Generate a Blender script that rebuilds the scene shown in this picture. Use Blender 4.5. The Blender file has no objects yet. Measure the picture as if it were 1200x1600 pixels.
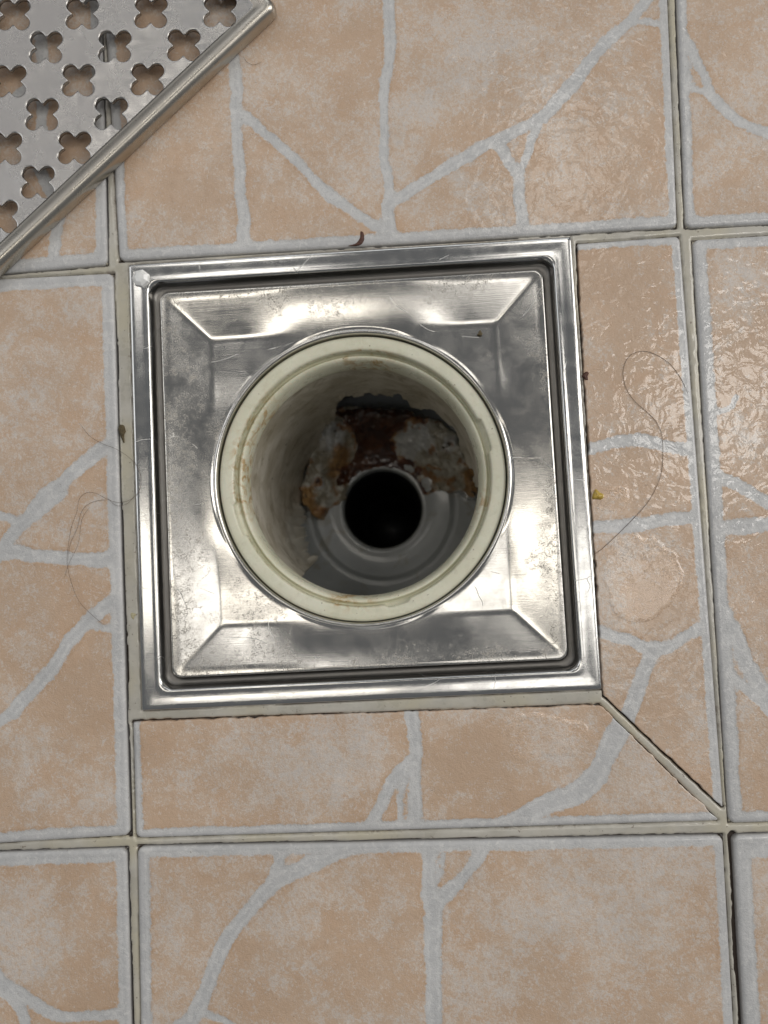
import bpy, math, random
import numpy as np
from mathutils import Vector, Matrix, Quaternion
random.seed(7); rng = np.random.RandomState(11)
sc = bpy.context.scene
COL = sc.collection

# ------------------------------------------------------------------ camera
F = 1300.0                                       # focal length in photo pixels (photo 1200 x 1600)
RV = np.array([0.0688, 0.0319, -0.0521]); CAM = np.array([15.913, -33.085, 274.336])   # mm
_t = np.linalg.norm(RV); _k = RV/_t
_K = np.array([[0,-_k[2],_k[1]],[_k[2],0,-_k[0]],[-_k[1],_k[0],0]])
ROT = np.eye(3)+math.sin(_t)*_K+(1-math.cos(_t))*_K@_K
cam = bpy.data.cameras.new('camera'); co = bpy.data.objects.new('camera', cam); COL.objects.link(co)
co.matrix_world = Matrix.Translation(Vector(CAM*.001)) @ Matrix(ROT.tolist()).to_4x4()
cam.sensor_fit = 'VERTICAL'; cam.sensor_height = 24.0; cam.lens = 24.0*F/1600.0
cam.clip_start = 0.01; cam.clip_end = 50
cam.dof.use_dof = True; cam.dof.focus_distance = 0.268; cam.dof.aperture_fstop = 9.0
sc.camera = co
# ------------------------------------------------------------------ world and lamps
w = bpy.data.worlds.new("World"); sc.world = w; w.use_nodes = True
bg = w.node_tree.nodes['Background']; bg.inputs['Color'].default_value = (0.93, 0.96, 1.0, 1); bg.inputs['Strength'].default_value = 0.115
def lamp(name, tx, ty, sx, sy, radiance, color=(1.0,.96,.9), roll=0, dist=1.9):
    """rectangular area light: tx, ty = slope of the direction from the drain (x right, y up), size in metres"""
    l = bpy.data.lights.new(name, 'AREA'); l.shape = 'RECTANGLE'; l.size = sx; l.size_y = sy
    l.energy = radiance*math.pi*sx*sy; l.color = color
    o = bpy.data.objects.new(name, l); COL.objects.link(o)
    d = Vector((tx, ty, 1)); o.location = d*dist/max(1, d.length*.8)
    o.rotation_euler = (d.to_track_quat('Z','Y').to_matrix() @ Matrix.Rotation(math.radians(roll),3,'Z')).to_euler()
    return o
# four panels added for the steel's reflections, added soft fills to the sides
lamp('reflection_panel', -.19, .0, .25, .62, 2.6, (1.0,.94,.84))
lamp('reflection_panel', -.22, .50, .34, .44, 2.4)  # gap left between the added panels mirrors as a dark band
lamp('reflection_panel', .21, -.06, .26, .66, 1.8)
lamp('reflection_panel', .24, .50, .26, .40, 2.3)
lamp('fill_high', -.62, .85, 1.1, .9, .28, (1.0,.96,.95), 30)  # added to brighten the grate
lamp('ceiling_lamp', .43, .18, .26, .34, 6.0, (1.0,.96,.9), 25)
lamp('fill_far', .1, 1.3, 1.7, .7, .85, (.96,.98,1.0))  # added bright area on the far side
lamp('fill_right', 1.35, .25, 1.2, 1.7, 3.1, (1.0,.97,.93))  # added fill, lights the tiles from the right
lamp('fill_left', -1.2, .45, 1.2, 1.3, .9, (.97,.98,1.0))  # added fill, weaker, from the left
sc.view_settings.view_transform = 'Standard'; sc.view_settings.look = 'None'
sc.view_settings.exposure = 0.38; sc.view_settings.gamma = 1.0
sc.cycles.max_bounces = 8; sc.cycles.glossy_bounces = 5; sc.cycles.transmission_bounces = 6
sc.cycles.sample_clamp_indirect = 4.0

# ------------------------------------------------------------------ helpers
def P(u, v, z=0.0):
    """point of the plane at height z (mm) that the photo shows at (u, v)"""
    u = np.asarray(u, float); v = np.asarray(v, float); z = np.asarray(z, float)
    d = np.stack([(u-600)/F, -(v-800)/F, -np.ones_like(u)], -1) @ ROT.T
    t = (z-CAM[2])/d[..., 2]
    return CAM + d*t[..., None]
def P2(pts, z=0.0):
    a = np.array(pts, float); return P(a[:,0], a[:,1], z)[:, :2]

def vnoise(x, y, seed=0):
    xi = np.floor(x).astype(np.int64); yi = np.floor(y).astype(np.int64); fx = x-xi; fy = y-yi
    fx = fx*fx*(3-2*fx); fy = fy*fy*(3-2*fy)
    def h(a, b):
        n = (a*374761393 + b*668265263 + seed*974634777) & 0xffffffff
        n = ((n ^ (n >> 13))*1274126177) & 0xffffffff
        return ((n ^ (n >> 16)) & 0xffff)/65535.0
    return (h(xi,yi)*(1-fx)+h(xi+1,yi)*fx)*(1-fy)+(h(xi,yi+1)*(1-fx)+h(xi+1,yi+1)*fx)*fy
def fbm(x, y, s=1.0, seed=0, o=4):
    r = 0; a = 0.5; x = np.asarray(x,float)/s; y = np.asarray(y,float)/s
    for i in range(o): r = r + a*(vnoise(x, y, seed+i)*2-1); x = x*2.03; y = y*2.03; a *= .5
    return r
def sstep(a, b, x):
    t = np.clip((x-a)/(b-a), 0, 1); return t*t*(3-2*t)
def seg_dist(X, Y, pl):
    d = np.full(X.shape, 1e9)
    for a, b in zip(pl[:-1], pl[1:]):
        ab = b-a; L = ab@ab+1e-12
        t = np.clip(((X-a[0])*ab[0]+(Y-a[1])*ab[1])/L, 0, 1)
        d = np.minimum(d, np.hypot(X-a[0]-t*ab[0], Y-a[1]-t*ab[1]))
    return d
def poly_sdf(X, Y, poly):
    poly = np.asarray(poly, float)
    d = seg_dist(X, Y, np.vstack([poly, poly[:1]]))
    ins = np.zeros(X.shape, bool)
    n = len(poly)
    for i in range(n):
        x1, y1 = poly[i]; x2, y2 = poly[(i+1) % n]
        if y1 == y2: continue
        c = ((y1 > Y) != (y2 > Y)) & (X < (x2-x1)*(Y-y1)/(y2-y1)+x1)
        ins ^= c
    return np.where(ins, -d, d)
def smooth_pl(pts, n=8):
    pts = np.array(pts, float)
    ex = np.vstack([2*pts[0]-pts[1], pts, 2*pts[-1]-pts[-2]]); out = []
    for i in range(len(pts)-1):
        p0, p1, p2, p3 = ex[i:i+4]
        for k in range(n):
            t = k/n
            out.append(.5*((2*p1)+(-p0+p2)*t+(2*p0-5*p1+4*p2-p3)*t*t+(-p0+3*p1-3*p2+p3)*t**3))
    out.append(pts[-1]); return np.array(out)

def tag(o, label=None, cat=None, group=None, kind=None):
    if label: o['label'] = label
    if cat: o['category'] = cat
    if group: o['group'] = group
    if kind: o['kind'] = kind
    return o
def empty(name, loc=(0,0,0)):
    o = bpy.data.objects.new(name, None); COL.objects.link(o); o.location = [c*.001 for c in loc]; o.empty_display_size = .01
    return o
def mesh(name, V, Fc, mat, parent=None, origin=(0,0,0), smooth=True, attrs=None):
    """V in world mm; origin = where the object (or its parent) stands"""
    V = np.asarray(V, float)
    if parent is not None: origin = np.array(parent.location)*1000
    me = bpy.data.meshes.new(name)
    W = (V-np.asarray(origin))*.001
    Fa = [tuple(int(i) for i in f) for f in Fc] if not isinstance(Fc, np.ndarray) else Fc
    if isinstance(Fa, np.ndarray):
        nf, k = Fa.shape
        me.vertices.add(len(W)); me.vertices.foreach_set('co', W.astype(np.float32).ravel())
        me.loops.add(nf*k); me.loops.foreach_set('vertex_index', Fa.astype(np.int32).ravel())
        me.polygons.add(nf); me.polygons.foreach_set('loop_start', np.arange(0, nf*k, k, dtype=np.int32))
        me.update(calc_edges=True)
    else:
        me.from_pydata(W.tolist(), [], Fa); me.update()
    if smooth: me.polygons.foreach_set('use_smooth', np.ones(len(me.polygons), bool))
    if attrs:
        for k2, a in attrs.items():
            at = me.attributes.new(k2, 'FLOAT', 'POINT'); at.data.foreach_set('value', np.asarray(a, np.float32).ravel())
    me.materials.append(mat)
    o = bpy.data.objects.new(name, me); COL.objects.link(o)
    if parent is not None: o.parent = parent
    else: o.location = [c*.001 for c in origin]
    return o
def grid_faces(nu, nv, wrap_u=False, keep=None):
    i = np.arange(nu if wrap_u else nu-1); j = np.arange(nv-1)
    I, J = np.meshgrid(i, j, indexing='ij'); I2 = (I+1) % nu
    q = np.stack([I*nv+J, I2*nv+J, I2*nv+J+1, I*nv+J+1], -1).reshape(-1, 4)
    if keep is not None: q = q[keep.reshape(-1)]
    return q
def compact(V, Fq, attrs=None):
    used = np.unique(Fq); m = -np.ones(len(V), int); m[used] = np.arange(len(used))
    return V[used], m[Fq], ({k: np.asarray(a).ravel()[used] for k, a in attrs.items()} if attrs else None)
def revolve(c, prof, n=192, rfun=None, a0=0, a1=360):
    """prof: list of (r, z) ; c: (x, y)"""
    full = abs(a1-a0) >= 360
    th = np.radians(np.linspace(a0, a1, n, endpoint=not full))
    V = np.zeros((n, len(prof), 3))
    for j, (r, z) in enumerate(prof):
        rr = np.full(n, float(r)); zz = np.full(n, float(z))
        if rfun: rr, zz = rfun(th, j, rr, zz)
        V[:, j, 0] = c[0]+rr*np.cos(th); V[:, j, 1] = c[1]+rr*np.sin(th); V[:, j, 2] = zz
    return V.reshape(-1, 3), grid_faces(n, len(prof), wrap_u=full)
def rsq_loop(h, r, n_edge=40, n_c=10):
    """rounded square loop, half size h, corner radius r"""
    pts = []
    for k in range(4):
        a = math.pi/2*k
        c = np.array([(h-r), (h-r)])
        R = np.array([[math.cos(a), -math.sin(a)], [math.sin(a), math.cos(a)]])
        for i in range(n_c+1):
            t = math.pi/2*i/n_c; pts.append(R@(c+r*np.array([math.cos(t), math.sin(t)])))
        s = R@np.array([h-r, h]); e = R@np.array([-(h-r), h])
        for i in range(1, n_edge): pts.append(s+(e-s)*i/n_edge)
    return np.array(pts)
def loft_sq(rings, wob=None):
    L = [rsq_loop(h, r) for h, r, z in rings]; n = len(L[0])
    V = np.zeros((n, len(rings), 3))
    for j, (l, (h, r, z)) in enumerate(zip(L, rings)):
        V[:, j, :2] = l; V[:, j, 2] = z
    if wob is not None: V[:, :, 2] += wob(V[:, :, 0], V[:, :, 1])
    return V.reshape(-1, 3), grid_faces(n, len(rings), wrap_u=True)[:, ::-1]
def tube(name, pts3, rad, mat, parent=None, origin=(0,0,0), n=5):
    pts3 = np.asarray(pts3, float); m = len(pts3)
    T = np.gradient(pts3, axis=0); T /= np.linalg.norm(T, axis=1)[:, None]+1e-9
    up = np.array([0,0,1.]); S = np.cross(T, up); S /= np.linalg.norm(S, axis=1)[:, None]+1e-9; U = np.cross(S, T)
    rad = np.broadcast_to(rad, (m,)); a = np.linspace(0, 2*math.pi, n, endpoint=False)
    V = pts3[None]+rad[None, :, None]*(np.cos(a)[:, None, None]*S[None]+np.sin(a)[:, None, None]*U[None])
    return mesh(name, V.reshape(-1, 3), grid_faces(n, m, wrap_u=True), mat, parent, origin)

# ------------------------------------------------------------------ materials
class NT:
    def __init__(s, name):
        s.m = bpy.data.materials.new(name); s.m.use_nodes = True; s.t = s.m.node_tree
        s.b = s.t.nodes['Principled BSDF']; s.out = s.t.nodes['Material Output']
        g = s.n('ShaderNodeNewGeometry'); v = s.n('ShaderNodeVectorMath', operation='SCALE'); v.inputs['Scale'].default_value = 1000
        s.l(g.outputs['Position'], v.inputs[0]); s.pos = v.outputs[0]
    def n(s, t, **k):
        x = s.t.nodes.new(t)
        for a, b in k.items(): setattr(x, a, b)
        return x
    def l(s, a, b): s.t.links.new(a, b)
    def inp(s, sock, v):
        if hasattr(v, 'links'): s.l(v, sock)
        else: sock.default_value = v
    def math(s, op, a, b=0.0, c=None, clamp=False):
        x = s.n('ShaderNodeMath', operation=op); x.use_clamp = clamp
        s.inp(x.inputs[0], a); s.inp(x.inputs[1], b)
        if c is not None: s.inp(x.inputs[2], c)
        return x.outputs[0]
    def noise(s, size, detail=4, rough=.55, dist=0.0, vec=None, scl=(1,1,1), off=(0,0,0)):
        """size = feature size in mm"""
        x = s.n('ShaderNodeTexNoise'); x.inputs['Scale'].default_value = 1.0
        x.inputs['Detail'].default_value = detail; x.inputs['Roughness'].default_value = rough; x.inputs['Distortion'].default_value = dist
        mp = s.n('ShaderNodeMapping'); mp.inputs['Scale'].default_value = [c/size for c in scl]; mp.inputs['Location'].default_value = off
        s.l(vec or s.pos, mp.inputs[0]); s.l(mp.outputs[0], x.inputs['Vector']); return x.outputs['Fac']
    def ramp(s, f, a, b, lo=0.0, hi=1.0, smooth=True):
        x = s.n('ShaderNodeMapRange'); x.interpolation_type = 'SMOOTHSTEP' if smooth else 'LINEAR'
        s.inp(x.inputs['Value'], f); x.inputs['From Min'].default_value = a; x.inputs['From Max'].default_value = b
        x.inputs['To Min'].default_value = lo; x.inputs['To Max'].default_value = hi; return x.outputs['Result']
    def mix(s, f, a, b, mode='MIX'):
        x = s.n('ShaderNodeMix', data_type='RGBA', blend_type=mode)
        s.inp(x.inputs['Factor'], f)
        for sock, v in ((x.inputs[6], a), (x.inputs[7], b)):
            if hasattr(v, 'links'): s.l(v, sock)
            else: sock.default_value = (*v[:3], 1)
        return x.outputs[2]
    def attr(s, nme):
        x = s.n('ShaderNodeAttribute', attribute_name=nme); return x.outputs['Fac']
    def bump(s, h, dist_mm, strength=1.0, normal=None):
        x = s.n('ShaderNodeBump'); x.inputs['Distance'].default_value = dist_mm*.001; x.inputs['Strength'].default_value = strength
        s.l(h, x.inputs['Height'])
        if normal: s.l(normal, x.inputs['Normal'])
        return x.outputs[0]
    def set(s, **k):
        for a, v in k.items():
            sock = s.b.inputs[a.replace('_', ' ')]
            if isinstance(v, tuple) and len(v) == 3: v = (*v, 1)
            s.inp(sock, v)
        return s.m

def mat_tile():
    t = NT('glazed_tile')
    oi = t.n('ShaderNodeObjectInfo'); cv = t.n('ShaderNodeCombineXYZ')
    r = t.math('MULTIPLY', oi.outputs['Random'], 900.0); t.l(r, cv.inputs[2])
    ad = t.n('ShaderNodeVectorMath', operation='ADD'); t.l(t.pos, ad.inputs[0]); t.l(cv.outputs[0], ad.inputs[1]); vec = ad.outputs[0]
    sd = t.attr('vein')
    rag = t.noise(2.0, 3, .65, 0, vec)
    sdn = t.math('ADD', sd, t.math('MULTIPLY', t.math('SUBTRACT', rag, .5), 2.2))
    vein = t.ramp(sdn, 0.28, -0.34)
    veinb = t.ramp(sdn, 0.6, -0.9)
    big = t.noise(42, 4, .55, .5, vec); mid = t.noise(9, 5, .62, .8, vec); fine = t.noise(1.9, 5, .62, 0.4, vec); grain = t.noise(.45, 3, .6, 0, vec)
    wet = t.attr('wet'); pal = t.attr('pale')
    worm = t.noise(1.35, 3, .6, 1.6, vec, off=(3,3,3)); worm2 = t.noise(2.6, 4, .7, 1.0, vec, off=(13,3,3))
    s1 = t.math('ADD', t.math('MULTIPLY', mid, .55), t.math('MULTIPLY', big, .75))
    s1 = t.math('ADD', s1, t.math('MULTIPLY', pal, .13))
    c = t.mix(t.ramp(s1, .52, .86), (.60, .43, .30), (.645, .51, .395))
    oran = t.ramp(t.noise(15, 4, .6, 1.2, vec, off=(5,9,0)), .48, .72)
    c = t.mix(t.math('MULTIPLY', oran, .45), c, (.60, .40, .26))
    w1 = t.math('ADD', t.math('ADD', t.math('MULTIPLY', worm, .55), t.math('MULTIPLY', worm2, .5)), t.math('MULTIPLY', t.math('SUBTRACT', s1, .68), .62))
    m1 = t.ramp(w1, .52, .59)
    c = t.mix(t.math('MULTIPLY', m1, .68), c, (.67, .59, .52))
    m2 = t.ramp(t.math('ADD', w1, t.math('MULTIPLY', t.math('SUBTRACT', grain, .5), .08)), .61, .67)
    c = t.mix(t.math('MULTIPLY', m2, .5), c, (.63, .60, .58))
    edge = t.math('MULTIPLY', t.ramp(sdn, 1.6, .1), t.ramp(fine, .40, .60))            # deeper terracotta beside the veins
    c = t.mix(t.math('MULTIPLY', edge, .40), c, (.47, .28, .15))
    vs = t.noise(2.2, 4, .65, .6, vec, off=(1,7,2))
    vc = t.mix(t.ramp(t.noise(6, 4, .6, .4, vec), .35, .65), (.58, .58, .575), (.66, .655, .645))
    vc = t.mix(t.math('MULTIPLY', t.ramp(sdn, -1.2, -.15), .42), vc, (.48, .47, .46))
    vc = t.mix(t.math('MULTIPLY', t.ramp(t.math('ADD', sdn, vs), -1.0, -1.3), .35), vc, (.47, .47, .475))
    vc = t.mix(t.math('MULTIPLY', t.ramp(vs, .54, .64), .6), vc, (.72, .71, .69))
    dash = t.ramp(t.math('ADD', t.noise(.95, 3, .6, .9, vec, scl=(1,.75,1), off=(21,3,3)), t.math('MULTIPLY', t.math('SUBTRACT', s1, .68), .35)), .575, .625)
    c = t.mix(t.math('MULTIPLY', dash, .5), c, (.72, .66, .60))
    pit = t.ramp(t.noise(1.1, 3, .6, .5, vec, off=(2,31,3)), .60, .68)
    c = t.mix(t.math('MULTIPLY', pit, .25), c, (.48, .33, .22))
    c = t.mix(vein, c, vc)
    speck = t.ramp(t.noise(.9, 2, .5, 0, vec, off=(31,7,3)), .735, .77)
    c = t.mix(t.math('MULTIPLY', speck, .5), c, (.22, .18, .16))
    dirt = t.ramp(t.noise(26, 4, .6, 0, vec, off=(2,2,8)), .35, .7, .90, 1.0)
    c = t.mix(1.0, c, dirt, 'MULTIPLY')
    gr = t.ramp(t.math('ADD', t.math('MULTIPLY', fine, .6), t.math('MULTIPLY', grain, .4)), .3, .7)
    h = t.math('ADD', t.math('MULTIPLY', gr, .20), t.math('MULTIPLY', veinb, -.22))
    h = t.math('ADD', h, t.math('MULTIPLY', t.noise(4.5, 2, .5, 0, vec), .35))
    wf = t.ramp(wet, 0.0, 1.0)
    nb = t.bump(h, 1.0, .55)
    water = t.bump(t.noise(4.6, 2, .45, .8, vec, off=(1,4,9)), 1.0, .30)
    rough = t.math('ADD', t.math('MULTIPLY', wf, -.06), t.ramp(t.noise(7, 4, .6, 0, vec), .3, .7, .30, .46))
    return t.set(Base_Color=c, Roughness=rough, Normal=nb, Coat_Weight=t.math('ADD', t.math('MULTIPLY', wf, .85), .15), Coat_Roughness=.07, Coat_IOR=1.4, Coat_Normal=water)

def mat_grout():
    t = NT('cement_grout')
    a = t.noise(14, 4, .6); b = t.noise(2.2, 4, .6); d = t.noise(.5, 2)
    c = t.mix(t.ramp(a, .35, .65), (.44, .415, .355), (.53, .505, .445))
    c = t.mix(t.ramp(t.noise(35, 3), .45, .65), c, (.52, .48, .37))
    c = t.mix(t.math('MULTIPLY', t.ramp(b, .5, .7), .3), c, (.40, .39, .35))
    c = t.mix(t.math('MULTIPLY', t.ramp(t.noise(1.3, 3, .5, off=(9,9,9)), .67, .72), .7), c, (.16, .12, .09))
    c = t.mix(t.math('MULTIPLY', t.ramp(t.attr('mould'), .1, .9), t.ramp(t.noise(3, 5, .7, .5), .42, .60)), c, (.20, .165, .13))
    c = t.mix(t.ramp(t.attr('crack'), .25, .55), c, (.06, .042, .032))
    h = t.math('ADD', t.math('MULTIPLY', b, .3), t.math('MULTIPLY', d, .06))
    return t.set(Base_Color=c, Roughness=t.ramp(a, .3, .7, .22, .42), Normal=t.bump(h, 1.0, .25), Coat_Weight=.7, Coat_Roughness=.06)

def mat_steel(name, tone=(.60,.59,.565), r0=.17, r1=.32, stain=1.0, brush=.04, yaw=0, tray=False, groove_tone=False, scratch=1.0):
    t = NT(name)
    wide = t.noise(26, 4, .6, .6); sp = t.noise(2.2, 6, .82, .1); sp2 = t.noise(.5, 4, .8)
    mid = t.noise(7, 4, .6, .8, off=(3,1,0))
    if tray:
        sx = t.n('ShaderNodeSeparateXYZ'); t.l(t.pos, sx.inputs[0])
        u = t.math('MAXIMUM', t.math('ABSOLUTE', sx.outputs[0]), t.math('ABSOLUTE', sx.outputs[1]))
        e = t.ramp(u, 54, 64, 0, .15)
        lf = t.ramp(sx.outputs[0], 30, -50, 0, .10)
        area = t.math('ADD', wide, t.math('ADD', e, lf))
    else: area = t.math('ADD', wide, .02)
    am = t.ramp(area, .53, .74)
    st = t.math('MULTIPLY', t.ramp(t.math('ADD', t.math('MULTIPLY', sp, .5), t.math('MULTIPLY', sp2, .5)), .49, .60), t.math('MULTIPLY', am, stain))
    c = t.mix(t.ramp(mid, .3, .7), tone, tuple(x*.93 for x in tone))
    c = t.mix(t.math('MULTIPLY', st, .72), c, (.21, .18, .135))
    br = t.noise(1.0, 3, .7, 0, scl=(.03, 6, 1)) if not yaw else t.noise(1.0, 3, .7, 0, scl=(4, .05, 1))
    rough = t.math('ADD', t.ramp(mid, .3, .7, r0, r1), t.math('MULTIPLY', st, .22))
    rough = t.math('ADD', rough, t.math('MULTIPLY', am, .05*stain))
    vo = t.n('ShaderNodeTexVoronoi', feature='DISTANCE_TO_EDGE'); vo.inputs['Scale'].default_value = 1.0
    mp = t.n('ShaderNodeMapping'); mp.inputs['Scale'].default_value = (.028, .05, .04); mp.inputs['Rotation'].default_value = (.3, .2, .6); t.l(t.pos, mp.inputs[0])
    nz = t.n('ShaderNodeTexNoise'); nz.inputs['Scale'].default_value = 1.4; nz.inputs['Detail'].default_value = 1; t.l(mp.outputs[0], nz.inputs['Vector'])
    mxv = t.n('ShaderNodeMix', data_type='VECTOR'); mxv.inputs['Factor'].default_value = .35; t.l(mp.outputs[0], mxv.inputs[4]); t.l(nz.outputs['Color'], mxv.inputs[5])
    t.l(mxv.outputs[1], vo.inputs['Vector'])
    scr = t.math('MULTIPLY', t.ramp(vo.outputs['Distance'], .0028, .0008), t.ramp(t.noise(9, 2, off=(8,8,8)), .52, .6, 0, scratch))
    c = t.mix(t.math('MULTIPLY', scr, .2), c, (.75, .75, .73))
    rough = t.math('ADD', rough, t.math('MULTIPLY', scr, .2))
    h = t.math('MULTIPLY', br, brush)
    if groove_tone:      # darker and rougher down in the groove of the frame
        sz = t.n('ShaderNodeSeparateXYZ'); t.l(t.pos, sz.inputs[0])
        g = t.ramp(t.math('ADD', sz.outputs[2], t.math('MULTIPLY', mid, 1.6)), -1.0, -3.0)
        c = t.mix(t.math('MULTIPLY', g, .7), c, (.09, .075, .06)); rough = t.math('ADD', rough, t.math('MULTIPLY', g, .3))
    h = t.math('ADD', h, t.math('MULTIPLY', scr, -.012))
    n1 = t.bump(h, 1.0, .35)
    n2 = t.bump(t.noise(24, 1, .5), 1.0, .045, n1)
    return t.set(Base_Color=c, Metallic=t.math('SUBTRACT', 1.0, t.math('MULTIPLY', st, .45)), Roughness=rough, Normal=n2)

def mat_plastic():
    t = NT('cream_plastic')
    c = t.mix(t.ramp(t.noise(18, 4), .35, .65), (.69, .675, .52), (.75, .735, .59))
    ru = t.math('MULTIPLY', t.ramp(t.attr('rust'), .0, 1.0), t.ramp(t.noise(4.5, 5, .65, .8), .44, .66))
    c = t.mix(t.math('MULTIPLY', ru, .85), c, (.42, .24, .06))
    c = t.mix(t.math('MULTIPLY', t.attr('groove'), .5), c, (.33, .31, .17))
    c = t.mix(t.ramp(t.noise(1.6, 3, .5, off=(4,4,4)), .73, .76), c, (.13, .07, .03))
    c = t.mix(t.math('MULTIPLY', t.ramp(t.noise(3, 4, .6), .5, .72), .18), c, (.42, .38, .24))
    return t.set(Base_Color=c, Roughness=t.ramp(t.noise(5, 3), .3, .7, .22, .42), Normal=t.bump(t.noise(2.5, 3), 1, .07),
                 Subsurface_Weight=.08, Subsurface_Scale=.002)
def mat_simple(name, ca, cb, size, rough=.5, bumpd=.3, bsize=None, coat=0.0, metallic=0.0, cc=None, csize=None):
    t = NT(name)
    c = t.mix(t.ramp(t.noise(size, 5, .62, .6), .36, .64), ca, cb)
    if cc: c = t.mix(t.ramp(t.noise(csize or size*.4, 4, .6, .5, off=(6,1,2)), .54, .68), c, cc)
    h = t.noise(bsize or size*.5, 5, .62)
    return t.set(Base_Color=c, Roughness=rough, Metallic=metallic, Normal=t.bump(h, 1.0, bumpd), Coat_Weight=coat, Coat_Roughness=.08)
M_tile = mat_tile(); M_grout = mat_grout()
M_frame = mat_steel('polished_steel', (.62,.615,.60), .11, .19, .3, .02, groove_tone=True)
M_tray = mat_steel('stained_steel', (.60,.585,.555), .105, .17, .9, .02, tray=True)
M_grate = mat_steel('brushed_steel', (.52,.505,.485), .20, .30, .0, .04, scratch=0)
M_rim = mat_steel('worn_steel', (.55,.515,.455), .25, .32, .1, .03, scratch=0)
M_cream = mat_plastic()
M_mortar = mat_simple('aged_mortar', (.62,.58,.47), (.78,.75,.65), 13, .55, .35, 2.5, .15, cc=(.40,.35,.25), csize=11)
M_grey = mat_simple('grey_plastic', (.40,.42,.42), (.46,.48,.475), 22, .30, .12, 5, .45, cc=(.35,.34,.30), csize=10)
M_black = mat_simple('dark_pipe', (.010,.010,.010), (.016,.016,.016), 12, .35, .2, 4, 0.0)
M_sludge = mat_simple('rust_sludge', (.05,.016,.006), (.11,.035,.010), 9, .3, .5, 5, .9, cc=(.03,.012,.008), csize=5)
M_rubW = mat_simple('pale_rubble', (.52,.53,.50), (.74,.75,.72), 5, .35, 1.0, 2.6, .6, cc=(.20,.15,.07), csize=6)
M_rubT = mat_simple('tan_rubble', (.34,.27,.17), (.52,.46,.35), 5, .35, 1.0, 2.6, .5, cc=(.16,.08,.025), csize=5)
M_scum = mat_simple('pale_scum', (.40,.37,.37), (.56,.53,.53), 4, .40, .7, 2.2, .4, cc=(.10,.085,.05), csize=4)
M_orange = mat_simple('orange_rust', (.34,.14,.03), (.48,.25,.07), 4, .35, .8, 2.0, .6)
M_hair = mat_simple('hair_strand', (.09,.055,.035), (.14,.09,.06), 6, .4, 0)
M_yellow = mat_simple('yellow_residue', (.48,.31,.04), (.58,.42,.07), 1.5, .3, .3, .8, .6)
M_dull = mat_simple('dull_smear', (.40,.35,.20), (.47,.42,.26), 1.5, .4, .3, .8, .3)
M_brown = mat_simple('brown_debris', (.09,.065,.03), (.17,.13,.06), .8, .6, .6, .4)
M_maroon = mat_simple('maroon_debris', (.07,.025,.015), (.12,.05,.03), 1.0, .5, .4, .5)
M_stud = mat_simple('white_glint_stud', (.90,.90,.88), (.94,.94,.92), 3, .15, .1, 1, .5)  # near-white colour carries the highlight of the metal stud
def mat_water():
    t = NT('clear_water'); return t.set(Base_Color=(1.,1.,1.), Roughness=.02, IOR=1.33, Transmission_Weight=1.0, Normal=t.bump(t.noise(3.5, 2), 1, .08))
M_water = mat_water()

# ------------------------------------------------------------------ floor: tiles
PX, PY = 193.5, 197.5
def dirn(a, b): d = b-a; return d/np.linalg.norm(d)
q = lambda u, v: P(u, v)[:2]
def ext(a, through, L): return a+dirn(a, through)*L
SX, SY = 190.0, 193.5
QUADS = {}
# corner order: bottom-left, bottom-right, top-right, top-left (world axes)
a = q(167,413); al = ext(a, q(20,425), SX); QUADS['A'] = (al, a, ext(a, q(164,290), SY), al+(ext(a, q(164,290), SY)-a))
bl, br = q(186,407), q(1059,354); QUADS['B'] = (bl, br, ext(br, q(1044,0), SY), ext(bl, q(179,290), SY))
bl = q(1072,355); br = ext(bl, q(1200,349), SX); tl = ext(bl, q(1058,0), SY); QUADS['C'] = (bl, br, tl+br-bl, tl)
tr, br = q(176,426), q(202,1306); tl = ext(tr, q(20,434), SX); bl = ext(br, q(0,1318), SX); QUADS['D'] = (bl, br, tr, tl)
QUADS['E'] = (q(944,1087), q(1131,1262), q(1063,368), q(902,380))
QUADS['F'] = (q(212,1310), q(1123,1283), q(937,1102), q(207,1129))
tl, bl = q(1083,374), q(1140,1287); QUADS['G'] = (bl, ext(bl, q(1200,1285), SX), ext(tl, q(1200,367), SX), tl)
tr = q(197,1326); br = ext(tr, q(204,1600), SY); tl = ext(tr, q(0,1333), SX); QUADS['H'] = (br+tl-tr, br, tr, tl)
tl, tr = q(214,1324), q(1130,1306); QUADS['I'] = (ext(tl, q(219,1600), SY), ext(tr, q(1147,1600), SY), tr, tl)
tl = q(1146,1306); tr = ext(tl, q(1200,1304), SX); bl = ext(tl, q(1163,1600), SY); QUADS['J'] = (bl, bl+tr-tl, tr, tl)
CUT = {'E': 'LB', 'F': 'TR'}      # cut sides: L, R, T, B (E has its diagonal as bottom, F as right)
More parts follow.
